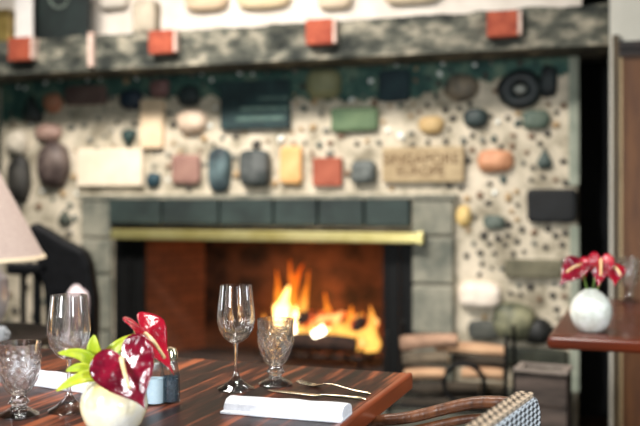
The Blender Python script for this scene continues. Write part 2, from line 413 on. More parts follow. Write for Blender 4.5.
# ---- inset stones: px box, colours, roundness, label
T1, T2 = (22, 42, 44), (40, 66, 66)
stones = [
 ((78, 150, 143, 186), (232, 214, 188), (244, 228, 205), 14, 'cream rectangular stone plaque'),
 ((141, 100, 163, 148), (226, 196, 160), (240, 214, 180), 12, 'tall pale tan stone'),
 ((172, 155, 200, 184), (138, 100, 90), (158, 120, 106), 9, 'dusty pink square stone'),
 ((209, 148, 230, 192), (14, 30, 38), (96, 116, 118), 4, 'blue black upright stone with pale streak'),
 ((241, 150, 270, 187), (36, 44, 43), (100, 102, 100), 5, 'grey squarish stone'),
 ((280, 147, 302, 184), (214, 160, 98), (232, 184, 126), 8, 'amber coloured upright stone'),
 ((313, 158, 342, 186), (142, 68, 46), (168, 90, 66), 14, 'red brick'),
 ((351, 160, 376, 184), (50, 56, 54), (104, 108, 104), 4, 'grey stone with dark centre'),
 ((383, 148, 464, 182), (160, 138, 104), (184, 162, 126), 16, 'tan carved stone plaque'),
 ((331, 108, 378, 131), (76, 98, 70), (102, 122, 88), 9, 'green rectangular stone'),
 ((221, 82, 290, 128), T1, T2, 14, 'large dark teal slab with pale lines'),
 ((307, 70, 341, 98), (120, 122, 88), (146, 144, 106), 3, 'olive round stone'),
 ((379, 70, 410, 101), (14, 36, 44), (30, 56, 60), 8, 'dark teal square stone'),
 ((444, 74, 478, 101), (58, 62, 60), (150, 134, 112), 2.2, 'round grey boulder'),
 ((540, 65, 558, 97), (12, 18, 20), (32, 44, 44), 3, 'small black upright stone'),
 ((463, 108, 488, 128), (18, 28, 30), (46, 60, 58), 2.5, 'dark oval stone'),
 ((418, 116, 444, 134), (172, 140, 92), (196, 166, 116), 2.4, 'ochre round stone'),
 ((477, 150, 513, 172), (186, 124, 88), (208, 150, 112), 2.8, 'orange pink oval stone'),
 ((536, 148, 553, 168), (40, 54, 52), (96, 108, 102), 3, 'dark green pointed stone'),
 ((527, 189, 577, 223), (8, 9, 10), (20, 22, 24), 10, 'black rectangular stone'),
 ((522, 110, 550, 129), (60, 78, 68), (92, 104, 90), 3, 'grey green stone'),
 ((505, 259, 562, 279), (84, 80, 62), (116, 110, 88), 9, 'long grey brown slab'),
 ((458, 281, 502, 310), (222, 204, 186), (240, 226, 210), 3, 'pinkish white oval stone'),
 ((468, 320, 500, 340), (56, 58, 54), (86, 86, 78), 5, 'flat dark grey stone'),
 ((492, 302, 536, 342), (62, 66, 52), (156, 152, 120), 2.4, 'mottled green grey boulder'),
 ((521, 317, 553, 346), (14, 15, 15), (34, 34, 32), 2.2, 'black boulder'),
 ((177, 109, 206, 133), (206, 180, 156), (224, 200, 176), 2.6, 'pale pinkish round stone'),
 ((119, 89, 142, 110), (16, 28, 46), (36, 52, 66), 2.4, 'dark blue oval stone'),
 ((150, 80, 169, 97), (96, 60, 62), (140, 104, 98), 4, 'maroon stone'),
 ((178, 86, 199, 106), (20, 30, 32), (46, 58, 58), 3, 'black stone'),
 ((65, 86, 106, 104), (88, 68, 64), (112, 90, 82), 9, 'flat plum brown stone'),
 ((43, 93, 61, 112), (160, 98, 72), (196, 136, 104), 2.3, 'rusty round stone'),
 ((22, 96, 42, 122), (20, 26, 26), (44, 50, 48), 3, 'black pointed stone'),
 ((38, 142, 69, 188), (58, 44, 42), (120, 104, 96), 2.4, 'large plum brown boulder'),
 ((34, 124, 60, 142), (130, 96, 86), (168, 138, 124), 2.4, 'dusty rose stone'),
 ((8, 155, 30, 203), (30, 28, 26), (70, 66, 60), 2.4, 'dark oval boulder'),
 ((6, 130, 27, 156), (180, 170, 152), (212, 200, 182), 2.4, 'pale grey round stone'),
 ((145, 172, 160, 188), (16, 40, 52), (40, 70, 80), 2.3, 'small dark blue round stone'),
 ((120, 130, 136, 147), (14, 40, 38), (32, 60, 56), 3, 'small dark green pointed stone'),
 ((483, 215, 505, 230), (62, 76, 70), (100, 108, 98), 3, 'grey green flat stone'),
 ((57, 210, 71, 225), (50, 56, 50), (80, 84, 74), 3, 'dark wedge shaped stone'),
 ((456, 205, 471, 227), (206, 172, 104), (222, 192, 128), 2.4, 'small golden stone'),
 ((500, 347, 568, 368), (30, 34, 26), (56, 58, 46), 9, 'dark olive slab in place of shade at the wall base'),  # added slab, its dark colour stands in for shade at the wall foot
]
for i, (bx_, c1, c2, rd, lab) in enumerate(stones):
    x0, z1 = onwall(bx_[0], bx_[1], .02); x1, z0 = onwall(bx_[2], bx_[3], .02)
    sx, sz = (x1 - x0) / 2, (z1 - z0) / 2
    dep = .035 if rd >= 8 else min(sx, sz) * .9
    bm = BM()
    if 'pointed' in lab or 'wedge' in lab:
        rock(bm, sx * 1.1, dep, sz * 1.1, i, 2.6, .1)
        up = -1 if 'small dark green' in lab else 1
        for v in bm.verts: v.co.x *= max(.12, .62 - up * .55 * v.co.z / sz)
    elif rd >= 12:
        box(bm, -sx, sx, -dep, .03, -sz, sz)
    else:
        rock(bm, sx, dep, sz, i + 5, rd, .10 if rd < 5 else .05, 4)
    m = mat('stone_' + lab.replace(' ', '_'), c1, c2, 9 if sx > .05 else 16, .75 if rd > 4 else .6, .25, lo=.38, hi=.66)
    o = obj('inset_stone', bm, m, fp, smooth=rd < 12, loc=((x0 + x1) / 2, 0, (z0 + z1) / 2),
            mods=[('BEVEL', dict(width=.006, segments=2))] if rd >= 12 else ())
    o['label'] = lab
    if lab == 'tan carved stone plaque':
        for k, (txt, hz) in enumerate((('SINGAPORE', .30), ('EUROPE', -.38))):
            cu = bpy.data.curves.new('letters', 'FONT'); cu.body = txt; cu.align_x = 'CENTER'; cu.align_y = 'CENTER'
            cu.size = .072 if k == 0 else .066; cu.extrude = .002
            to = bpy.data.objects.new('letters', cu); C.objects.link(to)
            me = bpy.data.meshes.new_from_object(to); bpy.data.objects.remove(to)
            if not me.materials: me.materials.append(None)
            me.materials[0] = mat('carved_letter_brown', (104, 74, 42))
            lo_ = bpy.data.objects.new('carved_lettering', me); C.objects.link(lo_); lo_.parent = o
            lo_.rotation_euler = (R(90), 0, 0); lo_.location = (-.01, -dep - .001, sz * hz)
    if lab.startswith('large dark teal'):
        bm = BM()
        for (a, b, c) in ((258, 288, 97), (240, 288, 107), (236, 284, 117)):
            p0 = onwall(a, c, .04); p1 = onwall(b, c + 2.6, .04)
            box(bm, p0[0] - (x0 + x1) / 2, p1[0] - (x0 + x1) / 2, -dep - .003, -dep + .004, p1[1] - (z0 + z1) / 2, p0[1] - (z0 + z1) / 2)
        obj('pale_line', bm, mat('pale_green_vein', (98, 122, 112), (70, 96, 90), 30), o, smooth=False)

# black ring shaped stone near the right end
x, z = onwall(520, 89, .03)
bm = BM()
rr = .098
for i in range(36):
    pass
def torus(bm, R0, r0, sq, seg=40, ms=14, seed=0):
    rings = []
    for i in range(seg):
        a = 2 * math.pi * i / seg
        k = 1 + .06 * noise.noise(Vector((math.cos(a) * 1.3, math.sin(a) * 1.3, seed)))
        rings.append([bm.verts.new(((R0 + r0 * math.cos(b)) * math.cos(a) * k, r0 * .8 * math.sin(b), (R0 + r0 * math.cos(b)) * math.sin(a) * k * sq))
                      for b in [2 * math.pi * j / ms for j in range(ms)]])
    for i in range(seg):
        A, B = rings[i], rings[(i + 1) % seg]
        for j in range(ms):
            q = (j + 1) % ms; bm.faces.new((A[j], A[q], B[q], B[j]))
torus(bm, .068, .042, .88)
o = obj('inset_stone', bm, mat('stone_black_ring', (10, 16, 18), (30, 40, 40), 9, .5), fp, loc=(x, -.01, z)); o['label'] = 'large black ring shaped stone'
bm = BM(); rock(bm, .028, .02, .02, 4, 2.2, .1); obj('centre_pebble', bm, mat('pale_grey_pebble', (150, 156, 148), (190, 190, 180), 30, .6), o, loc=(0, -.012, 0))

# ---- pebbles: dark dots on the right, mixed elsewhere, small white ones under the mantel
rnd = random.Random(11)
peb_mats = [mat('pebble_dark', (48, 44, 40), (74, 68, 60), 40, .6), mat('pebble_tan', (150, 122, 86), (186, 156, 116), 40, .6),
            mat('pebble_grey', (96, 96, 88), (130, 128, 118), 40, .6), mat('pebble_white', (232, 238, 232), (246, 248, 242), 40, .4),
            mat('pebble_brown', (104, 78, 60), (134, 104, 80), 40, .6), mat('pebble_teal', (30, 52, 52), (52, 76, 74), 40, .6)]
placed = []
blocked = [s[0] for s in stones] + [(498, 68, 544, 110), (80, 192, 459, 400), (569, 58, 580, 190), (569, 225, 580, 400)]
def free_at(px, py, r, gap):
    for (a, b, c, d) in blocked:
        if a - r < px < c + r and b - r < py < d + r: return False
    return all((px - q[0]) ** 2 + (py - q[1]) ** 2 > (gap + r + q[2]) ** 2 for q in placed)
for (px, py) in ((46, 83), (88, 80), (101, 79), (182, 73), (202, 74), (212, 80), (240, 73), (371, 81), (397, 65), (443, 64), (440, 74), (475, 65), (19, 87), (26, 88), (137, 79), (31, 124), (42, 191), (76, 193), (168, 180), (253, 74)):
    placed.append((px, py, 2.6 if px in (371, 440, 46, 182, 240) else 2.1, 3))
def sow(n, x0, x1, y0, y1, rmin, rmax, gap, weights):
    for _ in range(n):
        px, py = rnd.uniform(x0, x1), rnd.uniform(y0, y1); r = rnd.uniform(rmin, rmax)
        if free_at(px, py, r, gap): placed.append((px, py, r, rnd.choices(range(6), weights)[0]))
sow(700, 440, 568, 104, 344, 2.2, 3.8, 3.4, (8, 1.2, 1.6, .2, 1.2, .3))
sow(420, 200, 440, 98, 196, 2.0, 4.6, 3.6, (1.6, 3.2, 2, 1.4, 2.2, .5))
sow(260, 62, 200, 98, 196, 2.0, 4.6, 3.8, (2.5, 3, 2, 1.2, 2, .4))
sow(200, 6, 110, 64, 345, 2.0, 4.4, 4.0, (4, 1.2, 2, .8, 1.5, .8))
sow(260, 110, 560, 62, 98, 1.8, 3.6, 4.0, (2, .4, 1.5, .3, .5, 4))
pz = lambda px, py: py < lowy(px)
order = sorted(placed, key=lambda q: -q[2] - (5 if q[3] == 3 else 0))
rest = BM(); mat_of = []
for i, (px, py, r, k) in enumerate(order):
    x, z = onwall(px, py, .005); s = r * 4.5 / F
    a, b, ph = rnd.uniform(.85, 1.3), rnd.uniform(.8, 1.1), rnd.uniform(0, math.pi)
    M = Matrix.Rotation(ph, 4, 'Y')
    if i < 100:
        bm = BM(); rock(bm, s * a, s * .8, s * b, i, 2.1, .15, 2, M)
        obj('pebble', bm, peb_mats[k], fp, loc=(x, -.008 if pz(px, py) else -.002, z))
    else:
        n0 = len(rest.faces); rock(rest, s * a, s * .8, s * b, i, 2.1, .15, 2, Matrix.Translation((x, -.008 if pz(px, py) else -.002, z)) @ M)
        rest.faces.ensure_lookup_table()
        for f in rest.faces[n0:]: f.material_index = k
o = obj('pebbles', rest, peb_mats, fp); o['kind'] = 'stuff'

# ================================================================ ON AND ABOVE THE MANTEL
def mantel_box(name, label, cat, px0, py0, px1, m, wv, th, extra=None):
    x0, z1 = onwall(px0, py0, wv); x1 = wu(px1, wv)
    t = thing(name, label, cat, toworld((x0 + x1) / 2, wv, MT_ + .012), TH)
    return t, (x1 - x0) / 2, z1 - MT_ - .012
# stones set in the plaster above the mantel are part of the wall's masonry
upper = [((186, -12, 228, 9), (206, 178, 146), (222, 198, 168)), ((238, -14, 290, 7), (214, 190, 150), (228, 206, 172)),
         ((318, -12, 352, 8), (206, 186, 160), (220, 200, 176)), ((100, -14, 128, 8), (210, 200, 186), (222, 212, 200)), ((384, -16, 440, 2), (200, 180, 150), (214, 196, 170))]
wallstone = thing('wall_masonry', 'row of tan stones set in the cream plaster above the mantel', 'stonework', toworld(wu(260), 0, 2.0), TH)
for i, (b4, c1, c2) in enumerate(upper):
    x0, z1 = onwall(b4[0], b4[1], .0); x1, z0 = onwall(b4[2], b4[3], .0)
    bm = BM(); rock(bm, (x1 - x0) / 2, .03, (z1 - z0) / 2, i, 4, .06, 3)
    obj('stone', bm, mat('tan_stone', c1, c2, 9, .85, .3), wallstone, loc=((x0 + x1) / 2 - wu(260), -.02 + .02, (z0 + z1) / 2 - 2.0))

t, hx, hh = mantel_box('picture_frame', 'dark framed picture leaning at the left end of the mantel', 'picture', 34, -22, 90, None, .12, .03)
hh = .34
bm = BM(); box(bm, -hx, hx, -.012, .012, 0, .02); box(bm, -hx, hx, -.012, .012, hh - .02, hh); box(bm, -hx, -hx + .02, -.012, .012, .02, hh - .02); box(bm, hx - .02, hx, -.012, .012, .02, hh - .02)
obj('frame', bm, mat('black_frame', (16, 22, 22), (26, 32, 32), 20, .5), t, smooth=False)
bm = BM(); box(bm, -hx + .02, hx - .02, -.006, .006, .02, hh - .02)
obj('canvas', bm, mat('dark_green_canvas', (8, 18, 18), (28, 42, 40), 7, .6), t, smooth=False)
bm = BM(); tube(bm, [(.062 * math.cos(a) - .01, -.008, hh - .085 + .062 * math.sin(a)) for a in [2 * math.pi * k / 24 for k in range(25)]], .006, 6)
obj('pale_ring', bm, mat('pale_paint', (120, 132, 122)), t)

t, hx, hh = mantel_box('card', 'white upright card beside the dark picture on the mantel', 'card', 15.5, -12, 33, None, .2, .02)
bm = BM(); box(bm, -hx, hx, -.004, .004, 0, max(hh, .2)); obj('panel', bm, mat('white_card', (238, 234, 230), (230, 224, 220), 10, .8), t, smooth=False)
bm = BM(); box(bm, -hx * .6, hx * .6, .004, .06, 0, .006); box(bm, -.004, .004, .004, .05, .006, .1); obj('easel_foot', bm, darkwood_m, t, smooth=False)
t, hx, hh = mantel_box('gilt_box', 'small gilt box at the far left of the mantel', 'box', -6, 12, 14, None, .2, .02)
bm = BM(); box(bm, -hx, hx, -.05, .05, 0, hh * .8); obj('body', bm, mat('gilt', (126, 106, 58), (160, 138, 80), 20, .4, metal=.4), t, smooth=False, mods=[('BEVEL', dict(width=.004, segments=2))])
bm = BM(); box(bm, -hx - .004, hx + .004, -.054, .054, hh * .8, hh); obj('lid', bm, mat('dark_gilt', (90, 74, 40), (120, 100, 56), 20, .4, metal=.4), t, smooth=False, mods=[('BEVEL', dict(width=.004, segments=2))])

x0, z1 = onwall(135, 2, .2); x1 = wu(158, .2)
bm = BM(); rock(bm, (x1 - x0) / 2, .05, (z1 - MT_) / 2, 3, 4.5, .12, 4)
p = toworld((x0 + x1) / 2, .2, (z1 + MT_) / 2 + .006)
tag(obj('upright_stone', bm, mat('grey_tan_stone', (150, 140, 124), (190, 176, 156), 10, .85, .4), None, loc=p, rotz=TH),
    'grey tan upright stone standing on the mantel above the second brick', 'stone')

# ================================================================ FIRE
grate = thing('fire_grate', 'black iron grate under the burning logs in the firebox', 'grate', toworld(wu(318, -.28), -.28, ZH), TH)
bm = BM()
for k in range(7):
    xx = -.3 + .1 * k; tube(bm, [(xx, -.16, .11), (xx, -.15, .075), (xx, .14, .075), (xx, .16, .10)], .008, 6)
obj('bars', bm, iron_m, grate)
bm = BM()
for yy in (-.12, .12): tube(bm, [(-.32, yy, .067), (.32, yy, .067)], .009, 6)
obj('rails', bm, iron_m, grate)
for xx in (-.27, .27):
    for yy in (-.12, .12):
        bm = BM(); tube(bm, [(xx, yy, 0), (xx, yy, .067)], .009, 6); obj('leg', bm, iron_m, grate)

char_m = mat('charred_bark', (20, 13, 10), (64, 40, 28), 24, .95, .6)
ember_m = mat('glowing_charred_bark', (18, 11, 8), (60, 34, 22), 24, .95, .6)
nt = ember_m.node_tree; pb = nt.nodes['Principled BSDF']
tc = nt.nodes.new('ShaderNodeTexCoord'); ns = nt.nodes.new('ShaderNodeTexNoise'); ns.inputs['Scale'].default_value = 13; ns.inputs['Detail'].default_value = 4
nt.links.new(tc.outputs['Object'], ns.inputs['Vector'])
rr_ = nt.nodes.new('ShaderNodeValToRGB'); e = rr_.color_ramp.elements
e[0].position = .46; e[0].color = (0, 0, 0, 1); e[1].position = .66; e[1].color = lin((255, 190, 110)); q = e.new(.54); q.color = lin((220, 82, 20))
nt.links.new(ns.outputs['Fac'], rr_.inputs[0]); nt.links.new(rr_.outputs[0], pb.inputs['Emission Color']); pb.inputs['Emission Strength'].default_value = 1.5

def log_mesh(bm, L, r, seed, bend=.02, seg=14, n=10, flat=1.0):
    rings = []
    for i in range(n + 1):
        x = -L / 2 + L * i / n
        off = bend * math.sin(math.pi * i / n)
        ring = []
        for k in range(seg):
            a = 2 * math.pi * k / seg
            rr = r * (1 + .24 * noise.noise(Vector((x * 7 + seed, math.cos(a) * 1.2 + seed, math.sin(a) * 1.2 + seed))))
            if i in (0, n): rr *= .93
            ring.append(bm.verts.new((x, rr * math.cos(a), rr * math.sin(a) * flat + off)))
        rings.append(ring)
    for A, B in zip(rings, rings[1:]):
        for k in range(seg):
            j = (k + 1) % seg; bm.faces.new((A[k], A[j], B[j], B[k]))
def log_end(bm, x, r, seg=14, s=1):
    vs = [bm.verts.new((x, r * math.cos(2 * math.pi * k / seg), r * math.sin(2 * math.pi * k / seg))) for k in range(seg)]
    c = bm.verts.new((x + s * .004, 0, 0))
    for k in range(seg): bm.faces.new((vs[k], vs[(k + 1) % seg], c))

def make_log(name, label, cat, group, L, r, loc, rotz, tilt, bark, cut, seed, bend=.01, flat=1.0):
    t = thing(name, label, cat, loc, rotz, group); t.rotation_euler = (0, tilt, rotz)
    bm = BM(); log_mesh(bm, L, r, seed, bend, flat=flat); obj('bark', bm, bark, t)
    for s in (-1, 1):
        bm = BM(); log_end(bm, s * L / 2, r * .95, s=s); obj('cut_end', bm, cut, t)
    return t
G = 'logs burning on the grate'
fire_logs = [(-.02, -.09, .13, .52, .045, 4, 0), (.05, .05, .135, .5, .05, -6, 0), (.0, -.02, .245, .42, .040, 20, 0), (.27, -.02, .235, .26, .034, 82, 4)]
fl_labels = ('thick charred log at the front of the burning fire', 'thick charred log at the back of the burning fire',
             'burning log lying across the top of the fire', 'short charred log leaning at the right of the fire')
for i, (x, y, z, L, r, az, tl) in enumerate(fire_logs):
    p = toworld(wu(318, -.28) + x, -.28 - y, ZH + z)
    bk = char_m if i == 0 else ember_m
    make_log('burning_log', fl_labels[i], 'log', G, L, r, p, TH + R(az), R(tl), bk, bk, i * 3.3)

def flame_mat(name, core, mid, tip, s_core, s_tip, zmax, amin=.25):
    m = bpy.data.materials.new(name); m.use_nodes = True; nt = m.node_tree; nt.nodes.clear()
    out = nt.nodes.new('ShaderNodeOutputMaterial'); mix = nt.nodes.new('ShaderNodeMixShader')
    tr = nt.nodes.new('ShaderNodeBsdfTransparent'); em = nt.nodes.new('ShaderNodeEmission')
    tc = nt.nodes.new('ShaderNodeTexCoord'); sp = nt.nodes.new('ShaderNodeSeparateXYZ')
    nt.links.new(tc.outputs['Object'], sp.inputs[0])
    mr = nt.nodes.new('ShaderNodeMapRange'); mr.inputs['From Max'].default_value = zmax
    nt.links.new(sp.outputs['Z'], mr.inputs['Value'])
    r = nt.nodes.new('ShaderNodeValToRGB'); e = r.color_ramp.elements
    e[0].color = lin(core); e[0].position = .15; e[1].color = lin(tip); e[1].position = .95; q = e.new(.5); q.color = lin(mid)
    nt.links.new(mr.outputs[0], r.inputs[0]); nt.links.new(r.outputs[0], em.inputs['Color'])
    st = nt.nodes.new('ShaderNodeMapRange'); st.inputs['To Min'].default_value = s_core; st.inputs['To Max'].default_value = s_tip
    nt.links.new(mr.outputs[0], st.inputs['Value']); nt.links.new(st.outputs[0], em.inputs['Strength'])
    lw = nt.nodes.new('ShaderNodeLayerWeight'); lw.inputs['Blend'].default_value = .35
    ns = nt.nodes.new('ShaderNodeTexNoise'); ns.inputs['Scale'].default_value = 16; ns.inputs['Detail'].default_value = 3
    nt.links.new(tc.outputs['Object'], ns.inputs['Vector'])
    inv = nt.nodes.new('ShaderNodeMath'); inv.operation = 'SUBTRACT'; inv.inputs[0].default_value = 1.0
    nt.links.new(lw.outputs['Facing'], inv.inputs[1])
    mu = nt.nodes.new('ShaderNodeMath'); mu.operation = 'MULTIPLY'
    n2 = nt.nodes.new('ShaderNodeMapRange'); n2.inputs['From Min'].default_value = .3; n2.inputs['From Max'].default_value = .62; n2.inputs['To Min'].default_value = amin
    nt.links.new(ns.outputs['Fac'], n2.inputs['Value'])
    nt.links.new(inv.outputs[0], mu.inputs[0]); nt.links.new(n2.outputs[0], mu.inputs[1])
    nt.links.new(mu.outputs[0], mix.inputs[0]); nt.links.new(tr.outputs[0], mix.inputs[1]); nt.links.new(em.outputs[0], mix.inputs[2])
    nt.links.new(mix.outputs[0], out.inputs[0])
    return m
def flame(bm, x, y, z, h, r, sway, seed, n=14, seg=14):
    prof = []
    for i in range(n + 1):
        t = i / n
        rad = r * (math.sin(math.pi * min(1, (t + .12) / 1.12) ** .62) ** .8 if t < 1 else 0) * (1 - .35 * t)
        cx = x + sway * t ** 1.6 + .25 * r * math.sin(6 * t + seed) * t
        cy = y + .2 * r * math.cos(5 * t + seed) * t
        prof.append((max(rad, 1e-4), cx, cy, z + h * t))
    rings = [[bm.verts.new((cx + rad * math.cos(a) * (1 + .6 * noise.noise(Vector((math.cos(a), math.sin(a), zz * 22 + seed)))),
                            cy + rad * .7 * math.sin(a), zz)) for a in [2 * math.pi * k / seg for k in range(seg)]] for (rad, cx, cy, zz) in prof]
    for A, B in zip(rings, rings[1:]):
        for k in range(seg):
            j = (k + 1) % seg; bm.faces.new((A[k], A[j], B[j], B[k]))
fw = -.26
fx0 = wu(318, fw)
fire = thing('fire', 'orange fire burning over the logs in the firebox', 'fire', toworld(fx0, fw, ZH + .17), TH)
zb = ZH + .17
def fpx(px, py): u, z = onwall(px, py, fw); return u - fx0, z - zb
f_outer = flame_mat('flame_orange', (255, 190, 90), (255, 140, 40), (255, 96, 20), 1.5, .9, .42)
f_core = flame_mat('flame_white', (255, 240, 210), (255, 214, 140), (255, 190, 100), 9.0, 5.0, .24, .85)
tongues = [((290, 340), (303, 262), .060, 0), ((281, 334), (276, 268), .034, 0), ((300, 332), (311, 268), .030, 0), ((294, 330), (290, 258), .026, 0),
           ((287, 344), (290, 284), .070, 1), ((294, 342), (300, 304), .040, 1), ((318, 340), (330, 322), .040, 1), ((308, 344), (336, 326), .030, 1),
           ((268, 346), (262, 312), .034, 0), ((345, 350), (352, 304), .045, 0), ((368, 352), (364, 312), .038, 0), ((332, 346), (322, 292), .034, 0)]
rf = random.Random(5)
for k in range(16):
    px = rf.uniform(296, 378); py = rf.uniform(338, 352)
    tongues.append(((px, py), (px + rf.uniform(-8, 10), py - rf.uniform(14, 36)), rf.uniform(.016, .034), 0))
for sd, (pb_, pt_, r_, core) in enumerate(tongues):
    x, z = fpx(*pb_); x2, z2 = fpx(*pt_)
    bm = BM(); flame(bm, 0, 0, 0, z2 - z, r_, x2 - x, sd * 1.7 + 1)
    obj('flame', bm, f_core if core else f_outer, fire, loc=(x, (-.075 if core else .012 * (sd % 6) - .03), z))
for (px, py, pw, rad) in ((290, 320, 6, .06), (345, 338, 2.2, .05)):
    ld = bpy.data.lights.new('fire_glow', 'POINT'); ld.energy = pw; ld.color = (1.0, .42, .12); ld.shadow_soft_size = rad
    lo_ = bpy.data.objects.new('fire_glow', ld); C.objects.link(lo_); x, z = onwall(px, py, fw + .06)
    lo_.location = toworld(x, fw - .10, z)

# ================================================================ LOG RACK AND FIREWOOD, CRATE
bark_grey = mat('grey_bark', (60, 52, 42), (112, 98, 80), 22, .95, .6, stretch=(.3, 1, 1))
bark_pink = mat('pinkish_bark', (96, 72, 56), (184, 146, 120), 18, .9, .5, stretch=(.3, 1, 1))
split_tan = mat('split_tan_wood', (146, 106, 78), (200, 160, 124), 14, .85, .3, stretch=(.2, 1, 1))
bark_dark = mat('dark_bark', (34, 28, 22), (66, 56, 44), 22, .95, .6, stretch=(.3, 1, 1))
cut_m = mat('cut_wood', (196, 164, 126), (216, 188, 150), 40, .9)
G = 'firewood stacked beside the fireplace'
lg = [  # px0,px1, py, w, radius px, bark, tilt px, label
 (401, 486, 405, .56, 8.5, bark_dark, 0, 'dark log at the bottom front of the firewood stack'),
 (412, 500, 404, .38, 8.5, bark_dark, 0, 'dark log at the bottom back of the firewood stack'),
 (404, 480, 389, .56, 7.5, bark_dark, 0, 'dark log one above the bottom of the firewood stack, front'),
 (432, 505, 389, .38, 7.5, bark_grey, 0, 'grey log one above the bottom of the firewood stack, back'),
 (405, 446, 374, .56, 6.8, split_tan, 0, 'short pale tan log at the left of the firewood stack behind the table corner'),
 (462, 503, 374, .56, 6.0, split_tan, 1, 'short tan log at the right of the firewood stack behind the iron ring'),
 (403, 449, 359, .56, 7.6, bark_grey, 0, 'grey log under the pinkish log of the firewood stack'),
 (452, 505, 362, .50, 6.5, bark_dark, 2, 'dark log right under the orange tan split log'),
 (401, 458, 342, .54, 8.4, bark_pink, -1, 'pinkish log topmost at the left of the firewood stack'),
 (436, 507, 349, .42, 7.0, split_tan, 3, 'orange tan split log topmost at the right of the firewood stack'),
]
for i, (a, b, y, wv, rp, bk, tl, lab) in enumerate(lg):
    u0_, z0_ = onwall(a, y - tl, wv); u1_, z1_ = onwall(b, y + tl, wv)
    d = 3.75
    make_log('firewood_log', lab, 'log', G, u1_ - u0_, rp * .93 * d / F, toworld((u0_ + u1_) / 2, wv, (z0_ + z1_) / 2), TH, math.atan2(z0_ - z1_, u1_ - u0_), bk, cut_m, 20 + i * 2.1, .004)
rk = thing('log_rack', 'black iron log rack with a round ring holding the firewood', 'log rack', toworld(wu(452, .48), .48, ZH), TH)
hx = (wu(510, .48) - wu(396, .48)) / 2
for s in (-1, 1):
    bm = BM(); tube(bm, smooth_path([(s * hx, -.17, 0), (s * hx, -.18, .12), (s * hx, -.17, .3), (s * hx, -.15, .34)], 5), .009, 8)
    tube(bm, smooth_path([(s * hx, .17, 0), (s * hx, .18, .12), (s * hx, .17, .3), (s * hx, .15, .34)], 5), .009, 8)
    tube(bm, [(s * hx, -.18, .02), (s * hx, .18, .02)], .008, 8)
    obj('end_frame', bm, iron_m, rk)
bm = BM()
for y in (-.16, .16): tube(bm, [(-hx, y, .02), (hx, y, .02)], .008, 8)
obj('rails', bm, iron_m, rk)
uc, zc_ = onwall(464, 384, .66); rr = 20.5 * 3.65 / F
bm = BM(); tube(bm, [(uc - wu(452, .48) + rr * math.cos(a), -.18, zc_ - ZH + rr * math.sin(a)) for a in [2 * math.pi * k / 40 for k in range(41)]], .0105, 8)
obj('ring', bm, iron_m, rk)
bm = BM(); tube(bm, [(uc - wu(452, .48), -.18, .02), (uc - wu(452, .48), -.18, zc_ - ZH - rr)], .007, 8)
obj('ring_post', bm, iron_m, rk)

crate_m = mat('weathered_grey_pine', (46, 40, 36), (96, 82, 74), 9, .9, .3, stretch=(.4, 3, 3))
crate_edge = mat('pale_crate_edge', (118, 106, 98), (142, 130, 120), 12, .85)
cz = .50
A = spot(516, 368, cz); B = spot(571, 379, cz)
dv = (B - A); L = .185; rz = R(-24)
ct = thing('crate', 'weathered grey wooden crate with pale rim standing right of the firewood', 'crate', (A.x, A.y, 0), rz)
Wc = .10
for k in range(4):
    z0 = .02 + k * .118
    bm = BM(); box(bm, 0, L, -.012, .0, z0, z0 + .108); obj('front_slat', bm, crate_m, ct, smooth=False)
    bm = BM(); box(bm, 0, L, Wc, Wc + .012, z0, z0 + .108); obj('back_slat', bm, crate_m, ct, smooth=False)
for x in (0, L - .012):
    bm = BM(); box(bm, x, x + .012, 0, Wc, .02, .486); obj('side_panel', bm, bark_dark if x == 0 else crate_m, ct, smooth=False)
bm = BM(); box(bm, 0, L, 0, Wc, 0, .02); obj('bottom', bm, crate_m, ct, smooth=False)
bm = BM(); box(bm, -.006, L + .006, -.022, .006, .492, .503); box(bm, -.006, L + .006, Wc - .006, Wc + .02, .492, .503)
box(bm, -.006, .02, .006, Wc - .006, .492, .503); box(bm, L - .02, L + .006, .006, Wc - .006, .492, .503)
obj('rim', bm, crate_edge, ct, smooth=False)

# ================================================================ TABLES
ROT = R(-20)                                         # both tables are turned 20 degrees
tz = .75
Cn = spot(411, 372.5, tz)                           # far right corner of the front table
ft = thing('dining_table', 'striped dark hardwood dining table laid with glasses in the foreground', 'table', (Cn.x, Cn.y, 0), ROT)
TX, TY = 1.55, .92
bm = BM(); box(bm, -TX, 0, -TY, 0, tz - .036, tz)
tt = obj('tabletop', bm, table_m, ft, smooth=False, mods=[('BEVEL', dict(width=.010, segments=3))])
bm = BM(); box(bm, -.012, .004, -TY, .003, tz - .037, tz + .0005); obj('edge_band', bm, edge_m, tt, smooth=False, mods=[('BEVEL', dict(width=.006, segments=3))])
bm = BM(); box(bm, -TX + .1, -.1, -.10, -.08, tz - .12, tz - .036); box(bm, -TX + .1, -.1, -TY + .08, -TY + .1, tz - .12, tz - .036)
box(bm, -TX + .1, -TX + .12, -TY + .1, -.1, tz - .12, tz - .036); box(bm, -.12, -.1, -TY + .1, -.1, tz - .12, tz - .036)
obj('apron', bm, darkwood_m, ft, smooth=False)
for x in (-TX + .12, -.12):
    for y in (-TY + .12, -.12):
        bm = BM(); box(bm, x - .03, x + .03, y - .03, y + .03, 0, tz - .036); obj('leg', bm, darkwood_m, ft, smooth=False)

